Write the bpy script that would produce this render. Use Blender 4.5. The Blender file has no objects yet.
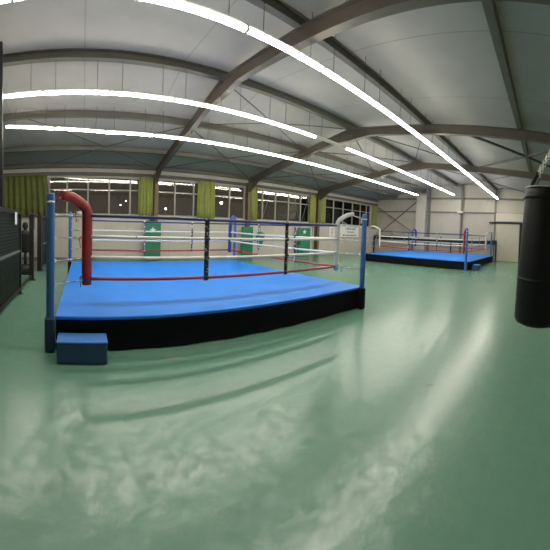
import bpy, math, random
from mathutils import Vector, Matrix
R = math.radians
PI = math.pi
random.seed(7)
scene = bpy.context.scene
col = scene.collection

# ---------------------------------------------------------------- camera (cylindrical sweep panorama, as the photograph is)
F, PITCH, ROLL, YC, HEYE, YAW = 295.96, 0.0296, -0.0348, 237.69, 1.727, 0.6487
cam_d = bpy.data.cameras.new('camera')
cam = bpy.data.objects.new('camera', cam_d)
col.objects.link(cam)
scene.camera = cam
cam_d.type = 'PANO'
cam_d.clip_end = 500
cam_d.panorama_type = 'CENTRAL_CYLINDRICAL'
cam_d.central_cylindrical_range_u_min = -275 / F
cam_d.central_cylindrical_range_u_max = 275 / F
cam_d.central_cylindrical_range_v_min = -(550 - YC) / F
cam_d.central_cylindrical_range_v_max = YC / F
cam_d.central_cylindrical_radius = 1.0


def unrot(v):
    X, Y, Z = v
    c, s = math.cos(-ROLL), math.sin(-ROLL); X, Z = c * X - s * Z, s * X + c * Z
    c, s = math.cos(-PITCH), math.sin(-PITCH); Y, Z = c * Y - s * Z, s * Y + c * Z
    c, s = math.cos(YAW), math.sin(YAW)
    return Vector((c * X + s * Y, -s * X + c * Y, Z))


rt, up, bk = unrot((1, 0, 0)), unrot((0, 0, 1)), unrot((0, -1, 0))
m3 = Matrix((rt, up, bk)).transposed()
cam.matrix_world = Matrix.Translation((0, 0, HEYE)) @ m3.to_4x4()

# ---------------------------------------------------------------- world: dim town night sky
w = bpy.data.worlds.new('night_sky'); scene.world = w; w.use_nodes = True
w.node_tree.nodes['Background'].inputs[0].default_value = (0.030, 0.026, 0.020, 1)
w.node_tree.nodes['Background'].inputs[1].default_value = 1.5
TUBE = 36.0
scene.view_settings.view_transform = 'Standard'
scene.view_settings.look = 'None'
scene.view_settings.gamma = 1
scene.view_settings.use_curve_mapping = False
scene.view_settings.exposure = 0.55
scene.cycles.use_denoising = True
scene.cycles.max_bounces = 8
scene.cycles.diffuse_bounces = 5


# ---------------------------------------------------------------- materials
def mat(name, color, rough=0.6, metal=0.0, spec=0.5, noise=0.0, nscale=8.0, bump=0.0, bscale=60.0, emit=None, coat=0.0, sheen=0.0, color2=None, detail=4.0):
    m = bpy.data.materials.new(name); m.use_nodes = True
    nt = m.node_tree; b = nt.nodes['Principled BSDF']
    b.inputs['Base Color'].default_value = (*color, 1)
    b.inputs['Roughness'].default_value = rough
    b.inputs['Metallic'].default_value = metal
    b.inputs['Specular IOR Level'].default_value = spec
    b.inputs['Coat Weight'].default_value = coat
    if sheen: b.inputs['Sheen Weight'].default_value = sheen
    tc = nt.nodes.new('ShaderNodeTexCoord')
    if noise:
        n = nt.nodes.new('ShaderNodeTexNoise'); n.inputs['Scale'].default_value = nscale; n.inputs['Detail'].default_value = detail
        nt.links.new(tc.outputs['Object'], n.inputs['Vector'])
        r = nt.nodes.new('ShaderNodeValToRGB')
        c2 = color2 or tuple(c * (1 - noise) for c in color)
        r.color_ramp.elements[0].color = (*c2, 1); r.color_ramp.elements[0].position = 0.35
        r.color_ramp.elements[1].color = (*color, 1); r.color_ramp.elements[1].position = 0.65
        nt.links.new(n.outputs['Fac'], r.inputs[0]); nt.links.new(r.outputs[0], b.inputs['Base Color'])
    if bump:
        n2 = nt.nodes.new('ShaderNodeTexNoise'); n2.inputs['Scale'].default_value = bscale; n2.inputs['Detail'].default_value = 3
        nt.links.new(tc.outputs['Object'], n2.inputs['Vector'])
        bp = nt.nodes.new('ShaderNodeBump'); bp.inputs['Strength'].default_value = bump; bp.inputs['Distance'].default_value = 0.01
        nt.links.new(n2.outputs['Fac'], bp.inputs['Height']); nt.links.new(bp.outputs[0], b.inputs['Normal'])
    if emit:
        b.inputs['Emission Color'].default_value = (*emit[0], 1); b.inputs['Emission Strength'].default_value = emit[1]
    return m


def panel_mat(name, color, seam, axis, pitch, width, rough=0.6, noise=0.08):
    """sheet cladding with narrow seams every `pitch` metres along a local axis"""
    m = mat(name, color, rough, noise=noise, nscale=1.3)
    nt = m.node_tree; b = nt.nodes['Principled BSDF']
    tc = [n for n in nt.nodes if n.type == 'TEX_COORD'][0]
    sp = nt.nodes.new('ShaderNodeSeparateXYZ'); nt.links.new(tc.outputs['Object'], sp.inputs[0])
    md = nt.nodes.new('ShaderNodeMath'); md.operation = 'PINGPONG'; md.inputs[1].default_value = pitch / 2
    nt.links.new(sp.outputs[axis], md.inputs[0])
    lt = nt.nodes.new('ShaderNodeMath'); lt.operation = 'LESS_THAN'; lt.inputs[1].default_value = width / 2
    nt.links.new(md.outputs[0], lt.inputs[0])
    mx = nt.nodes.new('ShaderNodeMix'); mx.data_type = 'RGBA'
    src = b.inputs['Base Color'].links[0].from_socket
    nt.links.new(lt.outputs[0], mx.inputs[0]); nt.links.new(src, mx.inputs[6]); mx.inputs[7].default_value = (*seam, 1)
    nt.links.new(mx.outputs[2], b.inputs['Base Color'])
    return m


def floor_mat():
    m = mat('floor_epoxy', (0.155, 0.305, 0.205), 0.33, spec=0.5)
    nt = m.node_tree; b = nt.nodes['Principled BSDF']
    tc = nt.nodes.new('ShaderNodeTexCoord')
    n1 = nt.nodes.new('ShaderNodeTexNoise'); n1.inputs['Scale'].default_value = 0.6; n1.inputs['Detail'].default_value = 8; n1.inputs['Roughness'].default_value = 0.65
    nt.links.new(tc.outputs['Object'], n1.inputs['Vector'])
    r = nt.nodes.new('ShaderNodeValToRGB')
    r.color_ramp.elements[0].position = 0.2; r.color_ramp.elements[0].color = (0.132, 0.278, 0.200, 1)
    r.color_ramp.elements[1].position = 0.85; r.color_ramp.elements[1].color = (0.156, 0.308, 0.224, 1)
    nt.links.new(n1.outputs['Fac'], r.inputs[0]); nt.links.new(r.outputs[0], b.inputs['Base Color'])
    n2 = nt.nodes.new('ShaderNodeTexNoise'); n2.inputs['Scale'].default_value = 11; n2.inputs['Detail'].default_value = 5; n2.inputs['Roughness'].default_value = 0.6
    nt.links.new(tc.outputs['Object'], n2.inputs['Vector'])
    mr = nt.nodes.new('ShaderNodeMapRange'); mr.inputs[1].default_value = 0.1; mr.inputs[2].default_value = 0.9
    mr.inputs[3].default_value = 0.30; mr.inputs[4].default_value = 0.17
    nt.links.new(n2.outputs['Fac'], mr.inputs[0]); nt.links.new(mr.outputs[0], b.inputs['Roughness'])
    n4 = nt.nodes.new('ShaderNodeTexNoise'); n4.inputs['Scale'].default_value = 8; n4.inputs['Detail'].default_value = 6; n4.inputs['Roughness'].default_value = 0.7
    nt.links.new(tc.outputs['Object'], n4.inputs['Vector'])
    ms = nt.nodes.new('ShaderNodeMapRange'); ms.inputs[1].default_value = 0.36; ms.inputs[2].default_value = 0.64; ms.inputs[3].default_value = 0.22; ms.inputs[4].default_value = 1.0
    nt.links.new(n4.outputs['Fac'], ms.inputs[0]); nt.links.new(ms.outputs[0], b.inputs['Specular IOR Level'])
    n3 = nt.nodes.new('ShaderNodeTexNoise'); n3.inputs["Scale"].default_value = 7; n3.inputs["Detail"].default_value = 4
    nt.links.new(tc.outputs['Object'], n3.inputs['Vector'])
    bp = nt.nodes.new('ShaderNodeBump'); bp.inputs['Strength'].default_value = 0.16; bp.inputs['Distance'].default_value = 0.02
    nt.links.new(n3.outputs['Fac'], bp.inputs['Height']); nt.links.new(bp.outputs[0], b.inputs['Normal'])
    return m


def glass_mat():
    m = bpy.data.materials.new('window_glass'); m.use_nodes = True
    nt = m.node_tree; nt.nodes.clear()
    out = nt.nodes.new('ShaderNodeOutputMaterial'); tr = nt.nodes.new('ShaderNodeBsdfTransparent'); tr.inputs[0].default_value = (.82, .82, .8, 1)
    gl = nt.nodes.new('ShaderNodeBsdfGlossy'); gl.inputs['Roughness'].default_value = 0.02
    fr = nt.nodes.new('ShaderNodeFresnel'); fr.inputs[0].default_value = 1.5
    mx = nt.nodes.new('ShaderNodeMixShader')
    tc = nt.nodes.new('ShaderNodeTexCoord'); n = nt.nodes.new('ShaderNodeTexNoise'); n.inputs['Scale'].default_value = 0.9; n.inputs['Detail'].default_value = 0
    bp = nt.nodes.new('ShaderNodeBump'); bp.inputs['Strength'].default_value = 0.12; bp.inputs['Distance'].default_value = 0.02
    nt.links.new(tc.outputs['Object'], n.inputs['Vector']); nt.links.new(n.outputs['Fac'], bp.inputs['Height']); nt.links.new(bp.outputs[0], gl.inputs['Normal'])
    nt.links.new(fr.outputs[0], mx.inputs[0]); nt.links.new(tr.outputs[0], mx.inputs[1]); nt.links.new(gl.outputs[0], mx.inputs[2])
    nt.links.new(mx.outputs[0], out.inputs[0])
    return m


def curtain_mat(name, c):
    m = mat(name, c, 0.9, spec=0.1, noise=0.12, nscale=3, bump=0.2, bscale=200)
    return m


def taped_mat(name, base, tape, scale, thr):
    """rope wound with tape: dark marks spiralling along the rope"""
    m = mat(name, base, 0.5)
    nt = m.node_tree; b = nt.nodes['Principled BSDF']
    tc = nt.nodes.new('ShaderNodeTexCoord')
    n = nt.nodes.new('ShaderNodeTexNoise'); n.inputs['Scale'].default_value = scale; n.inputs['Detail'].default_value = 1
    nt.links.new(tc.outputs['Object'], n.inputs['Vector'])
    r = nt.nodes.new('ShaderNodeValToRGB'); r.color_ramp.interpolation = 'CONSTANT'
    r.color_ramp.elements[0].color = (*tape, 1); r.color_ramp.elements[1].position = thr; r.color_ramp.elements[1].color = (*base, 1)
    nt.links.new(n.outputs['Fac'], r.inputs[0]); nt.links.new(r.outputs[0], b.inputs['Base Color'])
    return m


M = dict(
    floor=floor_mat(),
    wall=panel_mat('wall_sheet', (0.56, 0.52, 0.46), (0.40, 0.36, 0.32), 0, 1.08, 0.015),
    end_wall=panel_mat('end_wall_sheet', (0.50, 0.46, 0.39), (0.40, 0.37, 0.31), 1, 1.2, 0.015),
    roof=panel_mat('roof_sheet', (0.35, 0.33, 0.31), (0.25, 0.24, 0.22), 0, 2.45, 0.03),
    steel=mat('brown_grey_steel', (0.12, 0.10, 0.078), 0.6, noise=0.15, nscale=3),
    steel_tan=mat('tan_steel_column', (0.16, 0.115, 0.06), 0.6, noise=0.15, nscale=3),
    purlin=mat('purlin_steel', (0.125, 0.118, 0.10), 0.65, noise=0.1, nscale=3),
    darkrod=mat('dark_rod', (0.06, 0.055, 0.045), 0.6),
    girt=mat('girt_steel', (0.20, 0.19, 0.165), 0.6),
    frame=mat('window_frame_paint', (0.34, 0.33, 0.28), 0.5),
    glass=glass_mat(),
    sill=mat('sill_paint', (0.55, 0.51, 0.45), 0.5),
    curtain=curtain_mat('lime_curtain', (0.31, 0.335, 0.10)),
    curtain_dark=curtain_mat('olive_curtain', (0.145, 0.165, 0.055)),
    canvas=mat('blue_canvas', (0.010, 0.235, 0.86), 0.5, noise=0.10, nscale=2.5, bump=0.1, bscale=300),
    skirt=mat('black_skirt', (0.004, 0.005, 0.007), 0.8, spec=0.2, bump=0.4, bscale=6),
    post=mat('blue_post', (0.045, 0.155, 0.42), 0.4, noise=0.12, nscale=4),
    base=mat('navy_post_base', (0.014, 0.042, 0.085), 0.6),
    step=mat('blue_step_fabric', (0.022, 0.075, 0.17), 0.6),
    step_top=mat('blue_step_top', (0.04, 0.19, 0.55), 0.45),
    red=mat('red_vinyl', (0.38, 0.022, 0.026), 0.3, noise=0.35, nscale=7, bump=0.2, bscale=12),
    white=mat('white_vinyl', (0.70, 0.69, 0.64), 0.4, noise=0.1, nscale=9, bump=0.2, bscale=12),
    bluepad=mat('navy_blue_vinyl', (0.03, 0.055, 0.32), 0.4, noise=0.1),
    rope_white=mat('white_rope', (0.85, 0.84, 0.79), 0.45),
    rope_taped=taped_mat('white_rope_worn', (0.85, 0.83, 0.78), (0.12, 0.12, 0.12), 9.0, 0.27),
    rope_red=mat('red_rope', (0.45, 0.035, 0.045), 0.4),
    rope_blue=mat('navy_rope', (0.035, 0.045, 0.16), 0.4),
    spacer=taped_mat('black_spacer_print', (0.014, 0.014, 0.016), (0.35, 0.35, 0.33), 22.0, 0.38),
    spacer_dash=taped_mat('black_white_spacer', (0.03, 0.03, 0.03), (0.6, 0.6, 0.57), 16.0, 0.48),
    chrome=mat('zinc_plated_steel', (0.75, 0.75, 0.72), 0.3, metal=1.0),
    platform=mat('platform_wood', (0.2, 0.15, 0.1), 0.8),
    green=mat('green_vinyl', (0.02, 0.21, 0.115), 0.5, noise=0.12, nscale=3),
    dgreen=mat('dark_green_vinyl', (0.02, 0.16, 0.09), 0.5),
    emblem=mat('white_print', (0.75, 0.78, 0.72), 0.6),
    paper=mat('notice_paper', (0.82, 0.80, 0.77), 0.7),
    ink=mat('grey_ink', (0.05, 0.045, 0.05), 0.7),
    ink_band=mat('grey_green_band', (0.36, 0.37, 0.32), 0.7),
    rim=mat('sign_rim', (0.35, 0.17, 0.14), 0.6),
    duct=mat('cream_cladding', (0.60, 0.56, 0.47), 0.55, noise=0.05),
    door=mat('cream_door', (0.56, 0.52, 0.43), 0.55, noise=0.07, nscale=2),
    black=mat('black_steel', (0.012, 0.013, 0.013), 0.45),
    mesh=mat('dark_cage_sheet', (0.022, 0.034, 0.026), 0.45, noise=0.3, nscale=6),
    greybar=mat('grey_steel_bar', (0.16, 0.17, 0.15), 0.5),
    leather=mat('black_bag_leather', (0.004, 0.005, 0.004), 0.5, spec=0.22, bump=0.3, bscale=9),
    rubber=mat('black_rubber', (0.012, 0.012, 0.013), 0.6),
    housing=mat('lamp_housing', (0.62, 0.60, 0.55), 0.45),
    tube=mat('lit_tube', (0.9, 0.9, 0.9), 0.4, emit=((1.0, 0.94, 0.82), TUBE)),
    tube_off=mat('unlit_tube', (0.55, 0.54, 0.50), 0.3),
    lampglow=mat('street_lamp_glow', (1, 1, 1), 0.4, emit=((0.95, 0.95, 1.0), 140.0)),
    lampwarm=mat('far_lamp_glow', (1, 1, 1), 0.4, emit=((1.0, 0.85, 0.55), 25.0)),
    asphalt=mat('night_asphalt', (0.03, 0.03, 0.03), 0.9),
    junction=mat('pale_box', (0.55, 0.53, 0.47), 0.5),
    pipe=mat('white_pipe', (0.6, 0.6, 0.56), 0.4),
    tape_mark=mat('worn_orange_tape', (0.34, 0.17, 0.09), 0.6, noise=0.5, nscale=30, color2=(0.15, 0.28, 0.19)),
    scuff=mat('dark_scuff', (0.07, 0.10, 0.08), 0.5),
)


# ---------------------------------------------------------------- mesh builder
class MB:
    def __init__(s): s.v = []; s.f = []; s.smooth = []

    def add(s, vs, fs, smooth=False):
        o = len(s.v); s.v += [tuple(p) for p in vs]
        for f in fs: s.f.append(tuple(o + i for i in f)); s.smooth.append(smooth)

    def box(s, x0, x1, y0, y1, z0, z1, bev=0.0):
        if bev <= 0:
            vs = [(x, y, z) for z in (z0, z1) for y in (y0, y1) for x in (x0, x1)]
            s.add(vs, [(0, 2, 3, 1), (4, 5, 7, 6), (0, 1, 5, 4), (2, 6, 7, 3), (0, 4, 6, 2), (1, 3, 7, 5)]); return s
        # bevelled: 24-vertex box (three insets per corner)
        lo = (x0, y0, z0); hi = (x1, y1, z1); idx = {}; vs = []
        for sx in (0, 1):
            for sy in (0, 1):
                for sz in (0, 1):
                    for a in range(3):
                        c = [hi[0] - bev if sx else lo[0] + bev, hi[1] - bev if sy else lo[1] + bev, hi[2] - bev if sz else lo[2] + bev]
                        c[a] = (hi if (sx, sy, sz)[a] else lo)[a]
                        idx[sx, sy, sz, a] = len(vs); vs.append(c)
        fs = []
        for a in range(3):
            b, c = [(1, 2), (2, 0), (0, 1)][a]
            for sd in (0, 1):
                q = []
                for (ib, ic) in ((0, 0), (1, 0), (1, 1), (0, 1)):
                    k = [0, 0, 0]; k[a] = sd; k[b] = ib; k[c] = ic; q.append(idx[(*k, a)])
                fs.append(q if sd else q[::-1])
            for ib in (0, 1):
                for ic in (0, 1):
                    k0 = [0, 0, 0]; k0[b] = ib; k0[c] = ic; k1 = list(k0); k1[a] = 1
                    q = [idx[(*k0, b)], idx[(*k1, b)], idx[(*k1, c)], idx[(*k0, c)]]
                    fs.append(q if ib != ic else q[::-1])
        for k in [(i, j, l) for i in (0, 1) for j in (0, 1) for l in (0, 1)]:
            q = [idx[(*k, 0)], idx[(*k, 1)], idx[(*k, 2)]]
            fs.append(q if sum(k) % 2 else q[::-1])
        s.add(vs, fs); return s

    def bar(s, a, b, w_, h_, upv=(0, 0, 1)):
        a, b = Vector(a), Vector(b); d = (b - a).normalized(); u = Vector(upv)
        if abs(d.dot(u)) > .98: u = Vector((1, 0, 0))
        r = d.cross(u).normalized(); u = r.cross(d)
        vs = [p + r * (i * w_ / 2) + u * (j * h_ / 2) for p in (a, b) for j in (-1, 1) for i in (-1, 1)]
        s.add(vs, [(0, 2, 3, 1), (4, 5, 7, 6), (0, 1, 5, 4), (2, 6, 7, 3), (0, 4, 6, 2), (1, 3, 7, 5)]); return s

    def sweep(s, pts, rw, rh=None, n=10, caps=True, sq=1.0, upv=None, taper=None):
        """tube through points; sq<1 squares the section off"""
        rh = rh or rw; pts = [Vector(p) for p in pts]; rings = []
        u0 = Vector(upv) if upv else Vector((0, 0, 1))
        for i, p in enumerate(pts):
            d = (pts[min(i + 1, len(pts) - 1)] - pts[max(i - 1, 0)]).normalized()
            u = u0 if abs(d.dot(u0)) < .98 else Vector((1, 0, 0))
            r = d.cross(u).normalized(); u = r.cross(d).normalized()
            k = taper[i] if taper else 1
            ring = []
            for j in range(n):
                t = 2 * PI * j / n; c, sn = math.cos(t), math.sin(t)
                c = math.copysign(abs(c) ** sq, c); sn = math.copysign(abs(sn) ** sq, sn)
                ring.append(p + r * c * rw * k + u * sn * rh * k)
            rings.append(ring)
        vs = [p for g in rings for p in g]; fs = []
        for i in range(len(rings) - 1):
            for j in range(n):
                fs.append((i * n + j, i * n + (j + 1) % n, (i + 1) * n + (j + 1) % n, (i + 1) * n + j))
        o = len(s.v); s.add(vs, fs, True)
        if caps:
            s.f.append(tuple(o + j for j in range(n))[::-1]); s.smooth.append(False)
            s.f.append(tuple(o + (len(rings) - 1) * n + j for j in range(n))); s.smooth.append(False)
        return s

    def lathe(s, prof, n=24, c=(0, 0, 0), smooth=True):
        vs = []; fs = []
        for (r, z) in prof:
            for j in range(n):
                t = 2 * PI * j / n; vs.append((c[0] + r * math.cos(t), c[1] + r * math.sin(t), c[2] + z))
        for i in range(len(prof) - 1):
            for j in range(n): fs.append((i * n + j, i * n + (j + 1) % n, (i + 1) * n + (j + 1) % n, (i + 1) * n + j))
        o = len(s.v); s.add(vs, fs, smooth)
        s.f.append(tuple(o + j for j in range(n))[::-1]); s.smooth.append(False)
        s.f.append(tuple(o + (len(prof) - 1) * n + j for j in range(n))); s.smooth.append(False)
        return s

    def prism(s, poly, lo, hi, plane='xz'):
        """polygon (a,b) extruded along the missing axis"""
        n = len(poly)
        def P(a, b, t): return {'xz': (a, t, b), 'yz': (t, a, b), 'xy': (a, b, t)}[plane]
        vs = [P(a, b, lo) for a, b in poly] + [P(a, b, hi) for a, b in poly]
        s.add(vs, [tuple(range(n))[::-1], tuple(range(n, 2 * n))] + [(i, (i + 1) % n, n + (i + 1) % n, n + i) for i in range(n)]); return s

    def torus_link(s, c, axis, perp, L, W, r, n=10, k=5):
        """one oval chain link lying in the plane axis x perp"""
        axis, perp = Vector(axis).normalized(), Vector(perp).normalized(); nor = axis.cross(perp); c = Vector(c)
        vs = []; fs = []
        for i in range(n):
            t = 2 * PI * i / n
            ctr = c + axis * (L / 2 * math.cos(t)) + perp * (W / 2 * math.sin(t)); out = (axis * math.cos(t) + perp * math.sin(t)).normalized()
            for j in range(k):
                q = 2 * PI * j / k; vs.append(ctr + out * r * math.cos(q) + nor * r * math.sin(q))
        for i in range(n):
            for j in range(k): fs.append((i * k + j, ((i + 1) % n) * k + j, ((i + 1) % n) * k + (j + 1) % k, i * k + (j + 1) % k))
        s.add(vs, fs, True); return s

    def build(s, name, m, parent=None, loc=None):
        me = bpy.data.meshes.new(name); me.from_pydata(s.v, [], s.f); me.materials.append(m)
        for p, sm in zip(me.polygons, s.smooth): p.use_smooth = sm
        me.update()
        import bmesh
        bm = bmesh.new(); bm.from_mesh(me); bmesh.ops.recalc_face_normals(bm, faces=bm.faces); bm.to_mesh(me); bm.free()
        o = bpy.data.objects.new(name, me); col.objects.link(o)
        if parent: o.parent = parent
        if loc: o.location = loc
        return o


def chain(mb, a, b, L=0.05, W=0.03, r=0.004):
    a, b = Vector(a), Vector(b); d = b - a; n = max(2, int(d.length / (L * .8))); ax = d.normalized()
    p1 = ax.cross(Vector((0.3, 1, 0.2))).normalized(); p2 = ax.cross(p1)
    for i in range(n): mb.torus_link(a + d * ((i + .5) / n), ax, p1 if i % 2 else p2, L, W, r)


def thing(name, label, cat, loc=(0, 0, 0), rz=0, group=None):
    o = bpy.data.objects.new(name, None); col.objects.link(o); o.location = loc; o.rotation_euler.z = rz
    o.empty_display_size = .2; o['label'] = label; o['category'] = cat
    if group: o['group'] = group
    return o


def tag(o, label, cat, group=None):
    o['label'] = label; o['category'] = cat
    if group: o['group'] = group
    return o


def struct(o): o['kind'] = 'structure'; return o


def copy_tree(o, parent=None):
    c = o.copy(); col.objects.link(c); c.parent = parent
    for ch in o.children: copy_tree(ch, c)
    return c


# ================================================================ SETTING
WV = 14.5      # window wall
EU = 22.0      # end wall
LU = -9.0
SV = -1.6
RZ, RV = 5.85, 7.2


def roof_z(v): return RZ - (0.165 * (v - RV) if v > RV else 0.10 * (RV - v))


struct(MB().box(LU - .2, EU + .2, SV - .2, WV + .2, -.2, 0).build('floor', M['floor']))
mb = MB(); mb.prism([(SV - .2, roof_z(SV - .2)), (RV, RZ), (WV + .2, roof_z(WV + .2)), (WV + .2, roof_z(WV + .2) + .15), (RV, RZ + .15), (SV - .2, roof_z(SV - .2) + .15)], LU - .2, EU + .2, 'yz')
struct(mb.build('ceiling', M['roof']))
ez = roof_z(WV)
mb = MB(); mb.box(LU, EU, WV, WV + .2, 0, 2.2)
COLS = [-7.25, 3.55, 8.87, 14.45]
wins = [(-7.1, -2.0), (-1.7, 3.4), (3.66, 8.72), (9.0, 14.3), (14.6, 20.95)]
WZ0, WZ1 = 2.2, 4.06
edges = [LU] + [e for p in wins for e in p] + [EU]
for i in range(0, len(edges), 2): mb.box(edges[i], edges[i + 1], WV, WV + .2, WZ0, WZ1)
mb.box(LU, EU, WV, WV + .2, WZ1, ez + .02)
struct(mb.build('wall_north', M['wall']))
def gable(x0, x1): return MB().prism([(SV, 0), (WV, 0), (WV, roof_z(WV)), (RV, RZ), (SV, roof_z(SV))], x0, x1, 'yz')
struct(gable(EU, EU + .2).build('wall_east', M['end_wall']))
struct(gable(LU - .2, LU).build('wall_west', M['wall']))
struct(MB().box(LU, EU, SV - .2, SV, 0, roof_z(SV)).build('wall_south', M['wall']))
struct(MB().box(LU, 9.0, WV - .012, WV, 0, .1).build('baseboard_north', M['girt']))

# windows: frame with mullions and transom, one glass pane per light
mull = {0: [-6.1, -5.1, -4.1, -3.05], 1: [-.8, .22, 1.25, 2.29], 2: [4.6, 5.62, 6.72, 7.75], 3: [9.97, 10.93, 11.97, 12.99, 13.75], 4: [15.35, 16.25, 17.35, 18.5, 19.55, 20.4]}
for i, (a, b) in enumerate(wins):
    fr = MB(); y0, y1 = WV - .03, WV + .09
    fr.box(a, b, y0, y1, WZ0, WZ0 + .07); fr.box(a, b, y0, y1, WZ1 - .07, WZ1)
    xs = [a + .03] + mull[i] + [b - .03]
    for x in xs: fr.box(x - .035, x + .035, y0, y1, WZ0 + .07, WZ1 - .07)
    zt = 3.43
    for x0, x1 in zip(xs[:-1], xs[1:]): fr.box(x0 + .035, x1 - .035, y0 + .01, y1, zt - .025, zt + .025)
    f = struct(fr.build('window_%d' % (i + 1), M['frame']))
    for x0, x1 in zip(xs[:-1], xs[1:]):
        for z0, z1 in ((WZ0 + .07, zt - .025), (zt + .025, WZ1 - .07)):
            MB().box(x0 + .035, x1 - .035, WV + .02, WV + .03, z0, z1).build('pane', M['glass'], f)
    MB().box(a - .02, b + .02, WV - .12, WV - .03, WZ0 - .07, WZ0 - .0).build('window_sill', M['sill'], f)

# steel frame of the hall: rafters, columns, purlins, braces
def ibeam(mb, a, b, w_, h_, upv=(0, 0, 1)):
    a, b = Vector(a), Vector(b); d = (b - a).normalized(); u = Vector(upv)
    r = d.cross(u).normalized(); u = r.cross(d).normalized(); t = .02
    for sgn in (-1, 1): mb.bar(a + u * sgn * (h_ / 2 - t / 2), b + u * sgn * (h_ / 2 - t / 2), w_, t, upv)
    mb.bar(a, b, .02, h_ - 2 * t, upv)
PD = .2
for k, u in enumerate(COLS):
    mb = MB(); h = .30
    zc = lambda v: roof_z(v) - PD - h / 2
    ibeam(mb, (u, WV - .15, zc(WV - .15)), (u, RV, zc(RV)), .17, h)
    ibeam(mb, (u, RV, zc(RV)), (u, SV + .02, zc(SV)), .17, h)
    mb.prism([(WV - .3, zc(WV) - h / 2 - .4), (WV - .3, zc(WV) - h / 2 + .06), (WV - 1.5, zc(WV - 1.5) - h / 2 + .02)], u - .012, u + .012, 'yz')
    mb.prism([(RV - .9, zc(RV - .9) - h / 2), (RV, zc(RV) - h / 2 - .16), (RV + .9, zc(RV + .9) - h / 2), (RV, zc(RV))], u - .085, u + .085, 'yz')
    struct(mb.build('trim_%d' % (k + 1), M['steel']))
    mb = MB(); y = WV - .16
    for s_ in (-1, 1): mb.box(u - .1, u + .1, y + s_ * .14 - .01, y + s_ * .14 + .01, 0, zc(WV))
    mb.box(u - .01, u + .01, y - .13, y + .13, 0, zc(WV))
    struct(mb.build('trim_%d' % (k + 11), M['steel_tan']))
for k, v in enumerate([WV - .12, 12.4, 9.8, 7.2, 4.1, 1.0, SV + .12]):
    z = roof_z(v); mb = MB()
    dpt = .2
    ibeam(mb, (LU, v, z - .11 - (dpt - .2) / 2), (EU, v, z - .11 - (dpt - .2) / 2), .14 if v != 7.2 else .18, dpt)
    struct(mb.build('trim_%d' % (k + 21), M['purlin']))
mb = MB(); mb.box(LU, EU, WV - .1, WV, WZ1 + .04, WZ1 + .2); struct(mb.build('trim_31', M['purlin']))
def brace(u0, u1, v0, v1, r, nm, drop=.22):
    mb = MB()
    for (a, b) in (((u0, v0), (u1, v1)), ((u0, v1), (u1, v0))):
        p0 = Vector((a[0], a[1], roof_z(a[1]) - drop)); p1 = Vector((b[0], b[1], roof_z(b[1]) - drop))
        mb.bar(p0, p1, r, r)
    struct(mb.build(nm, M['darkrod']))
brace(8.87, 14.45, -1.45, 3.5, .075, 'trim_41')
brace(3.55, 8.87, 9.8, 14.2, .025, 'trim_42'); brace(3.55, 8.87, 7.2, 9.8, .02, 'trim_46')
brace(8.87, 14.45, 9.8, 14.2, .03, 'trim_43'); brace(14.45, 22, 9.8, 14.2, .03, 'trim_44')
brace(14.45, 22, 1.0, 7.2, .03, 'trim_45'); brace(8.87, 14.45, 7.2, 9.8, .03, 'trim_47'); brace(-1.85, 3.55, 9.8, 14.2, .02, 'trim_48')
brace(8.87, 14.45, 4.1, 7.2, .03, 'trim_49')
# end wall: columns, girts, cross brace, cladding box
for k, (v, wd_) in enumerate([(9.4, .16), (6.68, .12), (4.02, .12)]):
    mb = MB(); zt = roof_z(v) - .02
    for s_ in (-1, 1): mb.box(EU - .1 + s_ * .09 - .01, EU - .1 + s_ * .09 + .01, v - wd_ / 2, v + wd_ / 2, 0, zt)
    mb.box(EU - .18, EU - .02, v - .008, v + .008, 0, zt)
    struct(mb.build('trim_%d' % (51 + k), M['girt']))
struct(MB().box(EU - .07, EU, SV, WV, 3.56, 3.66).build('trim_61', M['girt']))
struct(MB().box(EU - .12, EU, SV, WV - .1, 4.62, 4.74).build('trim_62', M['girt']))
mb = MB(); mb.bar((EU - .12, 14.3, 1.5), (EU - .12, 10.3, 4.6), .06, .06); mb.bar((EU - .2, 14.3, 4.0), (EU - .2, 10.4, 1.7), .06, .06)
struct(mb.build('trim_63', M['girt']))
struct(MB().box(EU - .4, EU, 9.62, 10.42, 0, 4.95, .01).build('trim_64', M['duct']))
# cladding above the sliding door, sliding door
struct(MB().box(EU - .2, EU, SV, 4.0, 3.0, 3.62).build('trim_65', M['duct']))
dr = struct(MB().box(EU - .12, EU - .01, 2.15, 4.05, .02, 2.83, .01).build('door_1', M['door']))
MB().box(EU - .2, EU - .01, SV + .1, 4.45, 2.84, 2.93).build('door_track', M['black'], dr)
MB().box(EU - .11, EU - .01, 1.95, 2.15, .0, 2.84).build('door_jamb', M['black'], dr)
b = MB().box(-.14, .14, -.22, .22, 0, .16, .02)
t = thing('junction_box', 'small pale box on the slim column of the end wall, above the red ring pad', 'box', (EU - .36, 6.68, 3.5))
b.build('case', M['junction'], t); MB().bar((.14, 0, .08), (.22, 0, .08), .05, .05).build('bracket', M['girt'], t)

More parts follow.
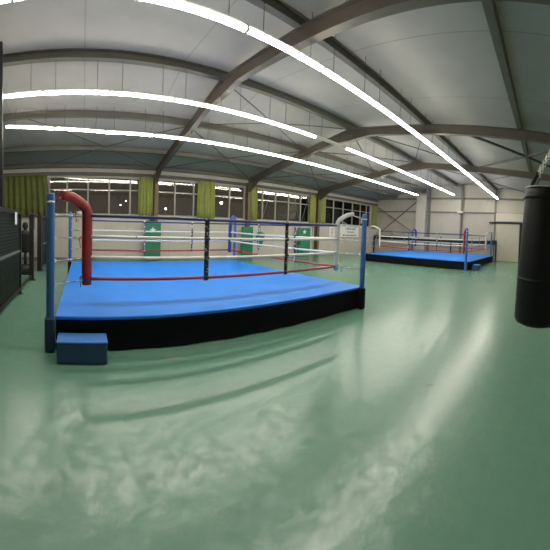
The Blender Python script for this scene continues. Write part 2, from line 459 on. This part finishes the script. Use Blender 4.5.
# outside: ground and far street lamps
struct(MB().box(-80, 120, WV + 1, 140, -.4, -.2).build('ground', M['asphalt']))
def ray(x, y):
    return unrot((math.sin((x - 275) / F), math.cos((x - 275) / F), -(y - YC) / F))
for (px, py, v, r, mm, lab) in [(166, 209, 45, .10, 'lampglow', 'low bright street lamp outside the window left of the middle lime curtain'),
                                (221.5, 203, 45, .14, 'lampglow', 'bright street lamp outside the window right of the middle lime curtain'),
                                (340.5, 209, 60, .20, 'lampglow', 'bright street lamp outside the window beside the far corner, above the notice'),
                                (120.5, 205, 60, .10, 'lampwarm', 'faint warm street lamp outside the left window, lower of two close together'),
                                (126, 201, 60, .08, 'lampwarm', 'faint warm street lamp outside the left window, nearest the lime curtain'),
                                (77.5, 197, 60, .07, 'lampwarm', 'faint small street lamp outside above the bent red pad'),
                                (371, 206, 60, .07, 'lampwarm', 'faint street lamp seen at the far right end of the windows'),
                                (304.5, 196, 60, .07, 'lampwarm', 'faint street lamp outside the window left of the paired lime curtains')]:
    d = ray(px, py); k = v / d.y; p = Vector((0, 0, HEYE)) + d * k
    t = thing('street_lamp', lab, 'lamp', (p.x, p.y, -.2))
    h = p.z + .2
    MB().sweep([(0, .4, 0), (0, .4, h + .2), (0, .1, h + .3)], .05, n=6).build('pole', M['darkrod'], t)
    MB().lathe([(.02, h - r), (r * .8, h - r * .6), (r, h), (r * .8, h + r * .6), (.02, h + r)], 10).build('lamp_head', M[mm], t)

# ================================================================ FLUORESCENT LIGHTS
def make_light(lit):
    t = thing('fluorescent_light', '', 'light')
    MB().box(-.785, .785, -.04, .04, .0, .05, .006).build('housing', M['housing'], t)
    mb = MB(); mb.prism([(-.05, 0), (-.045, -.03), (-.025, -.045), (.025, -.045), (.045, -.03), (.05, 0)], -.775, .775, 'yz'); mb.build('bloom_diffuser', M['tube' if lit else 'tube_off'], t)  # glowing body made wider than a bare tube, bloom built into its shape
    for s_ in (-1, 1):
        MB().box(s_ * .785 - .01, s_ * .785 + .01, -.052, .052, -.05, 0).build('end_cap', M['housing'], t)
    return t
proto, proto_off = make_light(True), make_light(False)
used = set()
ROWS = [(9.5, 4.668, -1.74, 14, 'beside the windows'), (7.2, 4.886, -1.74, 15, 'under the ridge'), (3.85, 4.666, -1.74, 15, 'of its own farthest from the windows')]
ordn = ['first', 'second', 'third', 'fourth', 'fifth', 'sixth', 'seventh', 'eighth', 'ninth', 'tenth', 'eleventh', 'twelfth', 'thirteenth', 'fourteenth', 'fifteenth']
for ri, (v, z, u0, n, wh) in enumerate(ROWS):
    for i in range(n):
        off = (ri == 1 and i == 6)
        src = proto_off if off else proto
        o = src if src not in used else copy_tree(src)
        used.add(src)
        u = u0 + i * 1.6
        if ri == 1: u = u0 + i * 1.6 - .05
        lift = .035 * max(0, 1.2 - u) ** 1.5 if ri == 0 else 0
        o.location = (u, v, z + lift)
        o.rotation_euler.y = 0
        if lift: o.rotation_euler.y = .035 * 1.5 * (1.2 - u) ** .5
        o['label'] = ('unlit grey tube fitting, the only dark one in the ceiling rows' if off else
                      'lit ceiling tube, %s from the end wall, row %s' % (ordn[n - 1 - i], wh))
        o['group'] = 'fluorescent tube fittings'
        zt = roof_z(v)
        for s_ in (-1, 1):
            MB().sweep([(s_ * .5, 0, .05), (s_ * .5, 0, zt - z + .03 if v != 7.2 else zt - z - .2)], .006, n=5).build('hanger', M['darkrod'], o)

# ================================================================ BOXING RINGS
HP = .48
ROPEZ = [1.86, 1.55, 1.24, .92]

def make_ring(lab, origin, rot, pads, near_spacer, S, INSS, ARM):
    t = thing('boxing_ring', lab, 'boxing ring', origin, rot)
    MB().box(.06, S - .06, .06, S - .06, .0, HP - .05).build('platform', M['platform'], t)
    # skirt: slightly rippled cloth round the platform
    mb = MB(); n = 90; outer = []
    peri = [(i / n * S, 0, 0, -1) for i in range(n)] + [(S, i / n * S, 1, 0) for i in range(n)] + [(S - i / n * S, S, 0, 1) for i in range(n)] + [(0, S - i / n * S, -1, 0) for i in range(n)]
    vs = []; N = len(peri)
    for zi, (zz, am, off) in enumerate([(HP - .045, 0, -.005), (.25, .006, .0), (.012, .014, .004)]):
        for i, (x, y, nx, ny) in enumerate(peri):
            dlt = off + am * math.sin(i * .55 + 1.3 * math.sin(i * .13)); vs.append((x + nx * dlt, y + ny * dlt, zz))
    fs = [(k * N + i, k * N + (i + 1) % N, (k + 1) * N + (i + 1) % N, (k + 1) * N + i) for k in range(2) for i in range(N)]
    # inner face gives the cloth its thickness
    vi = [(x * .9985 + S * .00075, y * .9985 + S * .00075, z) for x, y, z in vs]
    mb.add(vs, fs, True); mb.add(vi, [f[::-1] for f in fs], True)
    mb.build('skirt', M['skirt'], t)
    MB().box(-.012, S + .012, -.012, S + .012, HP - .05, HP, .012).build('canvas', M['canvas'], t)
    corners = [(0, 0), (S, 0), (S, S), (0, S)]
    for (cx, cy), pad, INS, arm in zip(corners, pads, INSS, ARM):
        sx, sy = (1 if cx == 0 else -1), (1 if cy == 0 else -1)
        px, py = cx - (.075 if cx == 0 else .17), cy - sy * (.03 if cx == 0 else .085)
        if cx and cy and near_spacer: px, py = cx + .02, cy + .05
        po = MB().lathe([(.05, .0), (.056, .02), (.056, 2.12), (.05, 2.14), (.02, 2.145)], 20, (px, py, 0)).build('post', M['post'], t)
        MB().box(px - .07, px + .07, py - .07, py + .07, .0, .47, .02).build('post_base_cover', M['base' if cx == 0 and cy == 0 else 'skirt'] if near_spacer else M['post'], po)
        MB().lathe([(.056, 2.01), (.0575, 2.01), (.0575, 2.035), (.056, 2.035)], 20, (px, py, 0)).build('post_clip', M['chrome'], po)
        # pad: upright on the rope corner, bent over at the top towards the post
        rx, ry = cx + sx * INS, cy + sy * INS
        dx, dy = (px - rx), (py - ry)
        P_ = lambda k, z: (rx + dx * k, ry + dy * k, z)
        path = [P_(0, .83), P_(0, 1.0), P_(0, 1.3), P_(0, 1.6), P_(0, 1.84), P_(.015 * arm, 1.92), P_(.10 * arm, 1.985), P_(.35 * arm, 2.05), P_(.6 * arm, 2.10), P_(.85 * arm, 2.125), P_(arm, 2.13)]
        rad = Vector((dx, dy, 0)).normalized()
        pd = MB().sweep(path, .078 if pad != 'white' else .050, .055 if pad != 'white' else .042, n=16, sq=.6, upv=(-dy, dx, 0.001), taper=[.9, 1, 1, 1, 1, 1, 1, 1, .97, .9, .8])
        pd = pd.build('corner_pad', M[pad], t)
        # note: section's wide side faces the ropes
        for k, z in ((.88, 2.06), (.34, 1.90), (.22, 1.53), (.2, .95)):
            q = Vector(P_(k, z)); MB().sweep([Vector(P_(k * .35, z + .06)), q, q + Vector((0, 0, -.05)), q + Vector((.012, .01, -.14))], .018, .006, n=6).build('pad_strap', M[pad], pd)
        MB().sweep([P_(arm * .93, 2.15), P_(arm * .97 + .04, 2.08), P_(.93, 2.02)], .03, .008, n=6).build('pad_strap', M[pad], pd)
        for z in ROPEZ:
            mb = MB(); zz = z - .01
            a = Vector(P_(.1, zz)); b2 = Vector(P_(.93, zz + .0)); md_ = a.lerp(b2, .45)
            mb.sweep([a, a.lerp(b2, .3)], .007, n=6); mb.sweep([a.lerp(b2, .3), a.lerp(b2, .62)], .013, n=8); mb.sweep([a.lerp(b2, .62), b2], .006, n=6)
            mb.torus_link(b2 - (b2 - a).normalized() * .03, (b2 - a), (0, 0, 1), .05, .035, .006)
            mb.build('turnbuckle', M['chrome'], t)
    cs = [(INSS[0], INSS[0]), (S - INSS[1], INSS[1]), (S - INSS[2], S - INSS[2]), (INSS[3], S - INSS[3])]
    for k in range(4):
        a, b2 = Vector(cs[k]), Vector(cs[(k + 1) % 4])
        nrm = Vector((b2 - a).normalized()).orthogonal()
        for zi, z in enumerate(ROPEZ):
            pts = []; nseg = 24
            for i in range(nseg + 1):
                q = i / nseg; p = a.lerp(b2, q); sag = -.022 * 4 * q * (1 - q)
                pts.append((p.x, p.y, z + sag))
            mm = [M['rope_blue'], M['rope_taped' if k == 0 else 'rope_white'], M['rope_white'], M['rope_red']][zi]
            MB().sweep(pts, .025 if near_spacer else .02, n=8).build('rope', mm, t)
        for q in ((.375, .705), (.29, .63), (.295, .625), (.37, .71))[k]:
            p = a.lerp(b2, q); d = (b2 - a).normalized(); out = Vector((d.y, -d.x))
            sag = -.022 * 4 * q * (1 - q); mb = MB()
            wv = .042 if k == 0 and near_spacer else .028
            zs = [ROPEZ[3] - .05, ROPEZ[3], ROPEZ[2], ROPEZ[1], ROPEZ[0], ROPEZ[0] + .045]
            pts = [(p.x + out.x * 0, p.y, zq + sag) for zq in zs]
            mb.sweep(pts, wv, .007, n=8, sq=.5, upv=(out.x, out.y, 0.001))
            for zq in ROPEZ:
                c = Vector((p.x, p.y, zq + sag))
                mb.sweep([c - Vector((d.x, d.y, 0)) * wv * 1.1, c + Vector((d.x, d.y, 0)) * wv * 1.1], .027, n=10)
            mb.build('rope_spacer', M['spacer' if (k == 0 and near_spacer) else 'spacer_dash'], t)
    return t

ring1 = make_ring('large near boxing ring, blue canvas, black skirt, bent red corner pad at left', (-.36, 3.97, 0), 0, ['red', 'white', 'bluepad', 'white'], True, 5.95, (.42, .46, .46, .46), (.74, .60, .7, .6))
# ring 2: near-left corner (14.68,10.02), near-right (14.68,4.02)
ring2 = make_ring('distant boxing ring before the end wall, red pad at its right corner', (14.68, 10.33, 0), -PI / 2, ['white', 'red', 'white', 'bluepad'], False, 6.4, (.58, .46, .46, .46), (.6, .8, .7, .6))

t = thing('ring_step', 'blue box step against the black skirt of the near ring, by its left post', 'step', (.0, 3.73, 0))
MB().box(-.315, .315, -.155, .155, .0, .255, .012).build('body', M['step'], t)
MB().box(-.32, .32, -.16, .16, .256, .28, .008).build('top', M['step_top'], t)
t = thing('ring_step', 'small blue box step beside the right post of the far ring', 'step', (15.25, 3.68, 0))
MB().box(-.33, .33, -.155, .155, .0, .255, .012).build('body', M['step'], t)
MB().box(-.335, .335, -.16, .16, .256, .28, .008).build('top', M['step_top'], t)

# ================================================================ CURTAINS
def curtain(u0, u1, zb, zt, mm, lab, amp=.05, pitch=.17, y=WV - .19):
    t = thing('curtain', lab, 'curtain', ((u0 + u1) / 2, y, zb), group=None)
    n = max(12, int((u1 - u0) / pitch * 10)); w_ = u1 - u0; nz = 5; vs = []
    for k in range(nz):
        q = k / (nz - 1); z = q * (zt - zb)
        for i in range(n + 1):
            s_ = i / n; ph = s_ * w_ / pitch * 2 * PI
            a_ = amp * (1 - .35 * q); gather = 1 - .06 * q
            vs.append(((s_ - .5) * w_ * gather, a_ * (math.sin(ph) + .35 * math.sin(ph * .5 + 1 + q)), z + (.015 * math.sin(ph * .33) if k == 0 else 0)))
    nn = n + 1
    fs = [(k * nn + i, k * nn + i + 1, (k + 1) * nn + i + 1, (k + 1) * nn + i) for k in range(nz - 1) for i in range(n)]
    mb = MB(); mb.add(vs, fs, True); ob = mb.build('cloth', mm, t)
    sd = ob.modifiers.new('thick', 'SOLIDIFY'); sd.thickness = .004
    mb = MB(); mb.sweep([(-w_ / 2 - .05, 0, zt - zb + .015), (w_ / 2 + .05, 0, zt - zb + .015)], .014, n=8); mb.build('rail', M['girt'], t)
CT = 4.1
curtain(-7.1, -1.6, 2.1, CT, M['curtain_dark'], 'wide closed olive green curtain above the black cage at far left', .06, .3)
curtain(2.66, 3.42, 2.14, CT, M['curtain'], 'lime green curtain left of the brown column above the first green wall pad')
curtain(5.76, 6.82, 2.12, CT, M['curtain'], 'lime green curtain bunched mid bay above the near ring, widest free hanging one')
curtain(8.99, 9.47, 2.14, CT, M['curtain'], 'narrow lime green curtain above the green pad next to the blue ring post')
curtain(13.68, 14.26, 2.14, CT, M['curtain'], 'lime green curtain left of the pale column, left one of the closely spaced pair')
curtain(14.66, 15.22, 2.14, CT, M['curtain'], 'lime green curtain right of the pale column, right one of the closely spaced pair')
curtain(21.15, 21.9, 2.14, CT, M['curtain'], 'lime green curtain in the far corner by the end wall')

# ================================================================ WALL PADS, BAGS, NOTICES
def wall_pad(u0, u1, z0, z1, lab, star):
    yb = WV - .33
    t = thing('wall_pad', lab, 'pad', ((u0 + u1) / 2, yb, z0)); w_ = (u1 - u0) / 2
    MB().box(-w_, w_, -.10, .0, 0, z1 - z0, .025).build('cushion', M['green'], t)
    MB().box(-w_ + .03, w_ - .03, .0, .015, .03, z1 - z0 - .03).build('backing_board', M['platform'], t)
    if star:
        poly = []
        for i in range(10):
            r = .17 if i % 2 == 0 else .08; a = PI / 2 + i * PI / 5; poly.append((r * math.cos(a), 1.38 + r * math.sin(a)))
        MB().prism(poly, -.104, -.1005, 'xz').build('emblem', M['emblem'], t)
wall_pad(2.97, 3.79, .12, 1.86, 'green wall pad with small white star, left of the other green pads', True)
wall_pad(8.38, 9.12, .0, 1.80, 'green wall pad on the column beside the blue ring post', False)
wall_pad(12.5, 13.62, .22, 1.86, 'green wall pad with white star, nearest the pale poster', True)
MB_ = MB().lathe([(.05, 0), (.1, .04), (.1, .22), (.06, .28)], 12)
t = thing('wall_lamp', 'small dark fitting on the wall just above the first green pad', 'fitting', (3.35, WV - .14, 1.93)); MB_.build('case', M['dgreen'], t)
MB().box(-.03, .03, .08, .14, .1, .18).build('bracket', M['black'], t)

# two green leather bags slung on V wires from the window bays
def slung_bag(u, v, z0, z1, rr, lab):
    t = thing('hanging_bag', lab, 'punching bag', (u, v, z0)); h = z1 - z0
    MB().lathe([(.02, 0), (rr * .45, .03), (rr * .6, h * .25), (rr * .8, h * .5), (rr, h * .75), (rr * .95, h * .88), (rr * .5, h * .97), (.03, h)], 18).build('body', M['green'], t)
    mb = MB()
    mb.sweep([(0, 0, h), (0, 0, h + .4)], .012, n=6)
    for s_ in (-1, 1): mb.sweep([(0, 0, h + .4), (s_ * .95, .0, roof_z(v) - z0 - .05)], .011, n=6)
    mb.build('hanging_wire', M['greybar'], t)
slung_bag(9.0, 13.2, .75, 1.55, .26, 'green teardrop bag hanging from wires right of the second green pad')
slung_bag(11.15, 12.4, .9, 1.5, .19, 'dark green small bag hanging on wires before the third green pad')

t = thing('poster', 'large pale poster with lines of small dark text between the ring and window wall', 'poster', (18.25, WV - .01, 1.28))
MB().box(-1.15, 1.15, -.025, 0, 0, 1.0).build('board', M['paper'], t)
MB().box(-1.0, 1.0, -.03, -.0255, .82, .97).build('header_band', M['ink_band'], t)
mb = MB(); random.seed(3)
for zz, a, b2 in ((.60, -.55, .72), (.36, -.32, .45), (.10, -.85, .8)):
    x = a
    while x < b2:
        wl = random.uniform(.06, .16)
        for k in range(int(wl / .03)):
            mb.box(x + k * .03, x + k * .03 + .024, -.03, -.0256, zz + random.uniform(0, .02), zz + .10 + random.uniform(0, .03))
        x += wl + .05
mb.build('lettering', M['ink'], t)
MB().box(-1.16, 1.16, -.03, -.0256, -.03, .01).build('lower_edge', M['rim'], t)
t = thing('notice', 'small white notice sheet on the wall left of the large poster', 'notice', (16.2, WV - .01, 1.3))
MB().box(-.3, .3, -.012, 0, 0, .72).build('sheet', M['paper'], t)
mb = MB()
for k in range(6):
    mb.box(-.2 + .09 * (k % 2), .05 + .06 * (k % 3), -.016, -.0125, .1 + k * .1, .13 + k * .1)
mb.build('lettering', M['ink'], t)
for u, lab in ((13.92, 'white vertical wall pipe, left one of the two beside the third green pad'), (14.2, 'white vertical wall pipe touching the dark column, right one of two')):
    t = thing('wall_pipe', lab, 'pipe', (u, WV - .07, 0))
    MB().sweep([(0, 0, 0), (0, 0, 2.1)], .035, n=10).build('pipe', M['pipe'], t)
    for zz in (.4, 1.3, 1.9): MB().box(-.045, .045, -.045, .065, zz, zz + .03).build('clamp', M['girt'], t)

# black bag rail before the end wall
t = thing('bag_rail', 'long black steel rail on posts standing behind the far ring', 'rail', (21.5, 9.1, 0))
MB().box(-.05, .05, -5.35, 5.25, 1.24, 1.56, .01).build('beam', M['black'], t)
for y in (-5.3, -1.8, 1.8, 5.2):
    p = MB().box(-.045, .045, y - .045, y + .045, 0, 1.24).build('leg', M['black'], t)
    MB().box(-.25, .25, y - .06, y + .06, 0, .03).build('foot_plate', M['black'], p)

# ================================================================ BLACK CAGES AT LEFT
def cage_panel(v0, v1, lab, barz=1.09, sheet=True):
    t = thing('wire_cage', lab, 'cage', (-1.56, v0, 0)); L_ = v1 - v0
    mb = MB()
    mb.box(-.04, .04, 0, .08, 0, 2.05); mb.box(-.04, .04, L_ - .08, L_, 0, 2.05)
    mb.box(-.04, .04, .08, L_ - .08, 1.97, 2.05); mb.box(-.04, .04, .08, L_ - .08, .08, .16)
    mb.build('frame', M['black'], t)
    # woven wire infill
    mb = MB(); s_ = .07; n = int((L_ - .16) / s_)
    for i in range(1, n): mb.bar((0, .08 + i * s_, .16), (0, .08 + i * s_, 1.97), .012, .012)
    for i in range(1, int(1.8 / s_)): mb.bar((.012, .08, .16 + i * s_), (.012, L_ - .08, .16 + i * s_), .012, .012)
    mb.build('wire_mesh', M['mesh'], t)
    MB().box(-.02, .0, .08, L_ - .08, .16, 1.97).build('back_sheet', M['mesh'], t) if sheet else None
    if barz: MB().box(.042, .07, .0, L_ - .3, barz - .03, barz + .03).build('cross_bar', M['greybar'], t)
    for y in (.06, L_ - .06): MB().box(-.09, .09, y - .06, y + .06, 0, .02).build('foot_plate', M['black'], t)
    return t
cage_panel(3.3, 7.2, 'black framed cage panel nearest at the left edge, with white tag and grey bar')
t = thing('tag_sheet', 'small white tag hanging on the nearest black cage panel', 'tag', (-1.505, 6.5, 1.72))
MB().box(0, .008, -.1, .1, 0, .27).build('sheet', M['paper'], t)
t = thing('cage_post', 'tall thin black pole rising from the cage to the roof at the left edge', 'post', (-1.70, 6.0, 0))
MB().box(-.035, .035, -.035, .035, 0, 5.45, .008).build('upright', M['black'], t); MB().box(-.04, .04, -.1, .1, 0, .02).build('foot_plate', M['black'], t)
t = thing('cage_post', 'thick black post between the cage panels, in front of the dummy', 'post', (-1.58, 9.0, 0))
MB().box(-.07, .07, -.07, .07, 0, 2.06, .008).build('upright', M['black'], t); MB().box(-.12, .12, -.12, .12, 0, .02).build('foot_plate', M['black'], t)
MB().box(-.03, .03, -1.65, -.07, .10, .16).build('floor_bar', M['black'], t)
t = thing('cage_post', 'farther black post with pale straps hanging, next to the last cage panel', 'post', (-1.6, 10.8, 0))
MB().box(-.08, .08, -.08, .08, 0, 2.05, .008).build('upright', M['black'], t); MB().box(-.12, .12, -.12, .12, 0, .02).build('foot_plate', M['black'], t)
t = thing('hanging_strap', 'pale straps dangling from a hook beside the farther black post', 'strap', (-1.62, 9.7, 1.05))
mb = MB(); mb.sweep([(0, 0, .55), (.02, .04, .3), (-.02, 0, .0)], .02, .006, n=6); mb.sweep([(0, 0, .55), (-.05, .02, .28), (.03, .02, .1)], .02, .006, n=6); mb.build('strap', M['paper'], t)
MB().sweep([(0, 0, .5), (0, 0, 1.0), (0, .5, 1.0), (0, .99, .98)], .012, n=6).build('hook', M['black'], t)
cage_panel(10.95, 13.4, 'black framed cage panel farthest from the camera, beside the blue ring post', .98)
# dummy on a base
t = thing('punching_dummy', 'dark torso shaped punching dummy on a pedestal behind the black posts', 'dummy', (-2.0, 10.1, 0))
MB().lathe([(.26, 0), (.30, .03), (.30, .22), (.24, .30), (.08, .34)], 20).build('base', M['rubber'], t)
MB().lathe([(.05, .34), (.05, .78)], 12).build('stem', M['rubber'], t)
mb = MB(); mb.lathe([(.12, .74), (.17, .80), (.175, .95), (.20, 1.12), (.24, 1.30), (.25, 1.40), (.20, 1.47), (.09, 1.50), (.065, 1.55), (.075, 1.58), (.10, 1.63), (.105, 1.70), (.085, 1.77), (.03, 1.80)], 22)
body = mb.build('torso', M['rubber'], t); body.scale = (1, .62, 1)

# ================================================================ HEAVY BAG (right)
bt = Vector((3.50, .10, 0))
d0 = ray(547.5, 190); kk = 3.5 / d0.x; top = Vector((0, 0, HEYE)) + d0 * kk
d1 = ray(537, 321); kk = 3.5 / d1.x; bot = Vector((0, 0, HEYE)) + d1 * kk
axis = (top - bot); H = axis.length
t = thing('heavy_bag', 'long black leather heavy bag hanging on chains at the right edge', 'punching bag', bot)
t.rotation_euler = Vector((0, 0, 1)).rotation_difference(axis).to_euler()
rb = .272
MB().lathe([(.03, -.035), (rb * .7, -.03), (rb * .93, .0), (rb, .05), (rb * 1.01, H * .3), (rb * .97, H * .6), (rb * .96, H * .93), (rb * .97, H - .03), (rb * .9, H), (.03, H + .005)], 40).build('body', M['leather'], t)
for z in (H * .30, H - .14): MB().lathe([(rb * .96, z), (rb * 1.012, z + .005), (rb * 1.012, z + .05), (rb * .96, z + .055)], 40).build('stitched_band', M['leather'], t)
MB().lathe([(rb * .93, H - .006), (rb * .975, H - .004), (rb * .975, H + .004), (rb * .93, H + .006)], 40).build('rim_piping', M['junction'], t)
d2 = ray(556, 140); kk = 3.52 / d2.x; apw = Vector((0, 0, HEYE)) + d2 * kk; apex = t.matrix_basis.inverted() @ apw
mb = MB()
for k in range(4):
    a = PI / 4 + k * PI / 2; p = Vector((rb * .93 * math.cos(a), rb * .93 * math.sin(a), H + .02))
    s_ = MB(); s_.bar(p + Vector((0, 0, -.02)), p.lerp(apex, .25), .05, .012, (-p.y, p.x, 0)); s_.build('hanger_strap', M['rubber'], t)
    ch = MB(); chain(ch, p.lerp(apex, .22), apex, .05, .03, .004); ch.build('chain', M['chrome'], t)
ch = MB(); topz = roof_z(.06) - PD - .30
beam_pt = t.matrix_basis.inverted() @ Vector((3.55, apw.y, roof_z(apw.y) - PD - .31))
chain(ch, apex, beam_pt, .05, .03, .004); ch.build('swivel_chain', M['greybar'], t)

# ================================================================ small marks on the floor
def spot(px, py):
    d = ray(px, py); k = -HEYE / d.z; return d.x * k, d.y * k
def blot(name, x, y, L_, W_, ang, m, lab, cat):
    n = 14; poly = []
    for i in range(n):
        a = 2 * PI * i / n; r = 1 + random.uniform(-.25, .25); p = (L_ * r * math.cos(a), W_ * r * math.sin(a))
        poly.append((p[0] * math.cos(ang) - p[1] * math.sin(ang), p[0] * math.sin(ang) + p[1] * math.cos(ang)))
    o = MB().prism(poly, 0, .0015, 'xy').build(name, m, None, (x, y, .0005)); return tag(o, lab, cat)
x, y = spot(429, 385); blot('scuff_mark', x, y, .05, .012, -.9, M['scuff'], 'short dark scuff on the open green floor right of centre', 'mark')
x, y = spot(175, 358); blot('floor_tape', x, y, .12, .02, .0, M['tape_mark'], 'faded orange tape patch on the floor before the ring skirt', 'tape')
x, y = spot(502, 339); blot('scuff_mark', x, y, .03, .012, .4, M['scuff'], 'tiny dark scuff on the floor left of the heavy bag', 'mark')
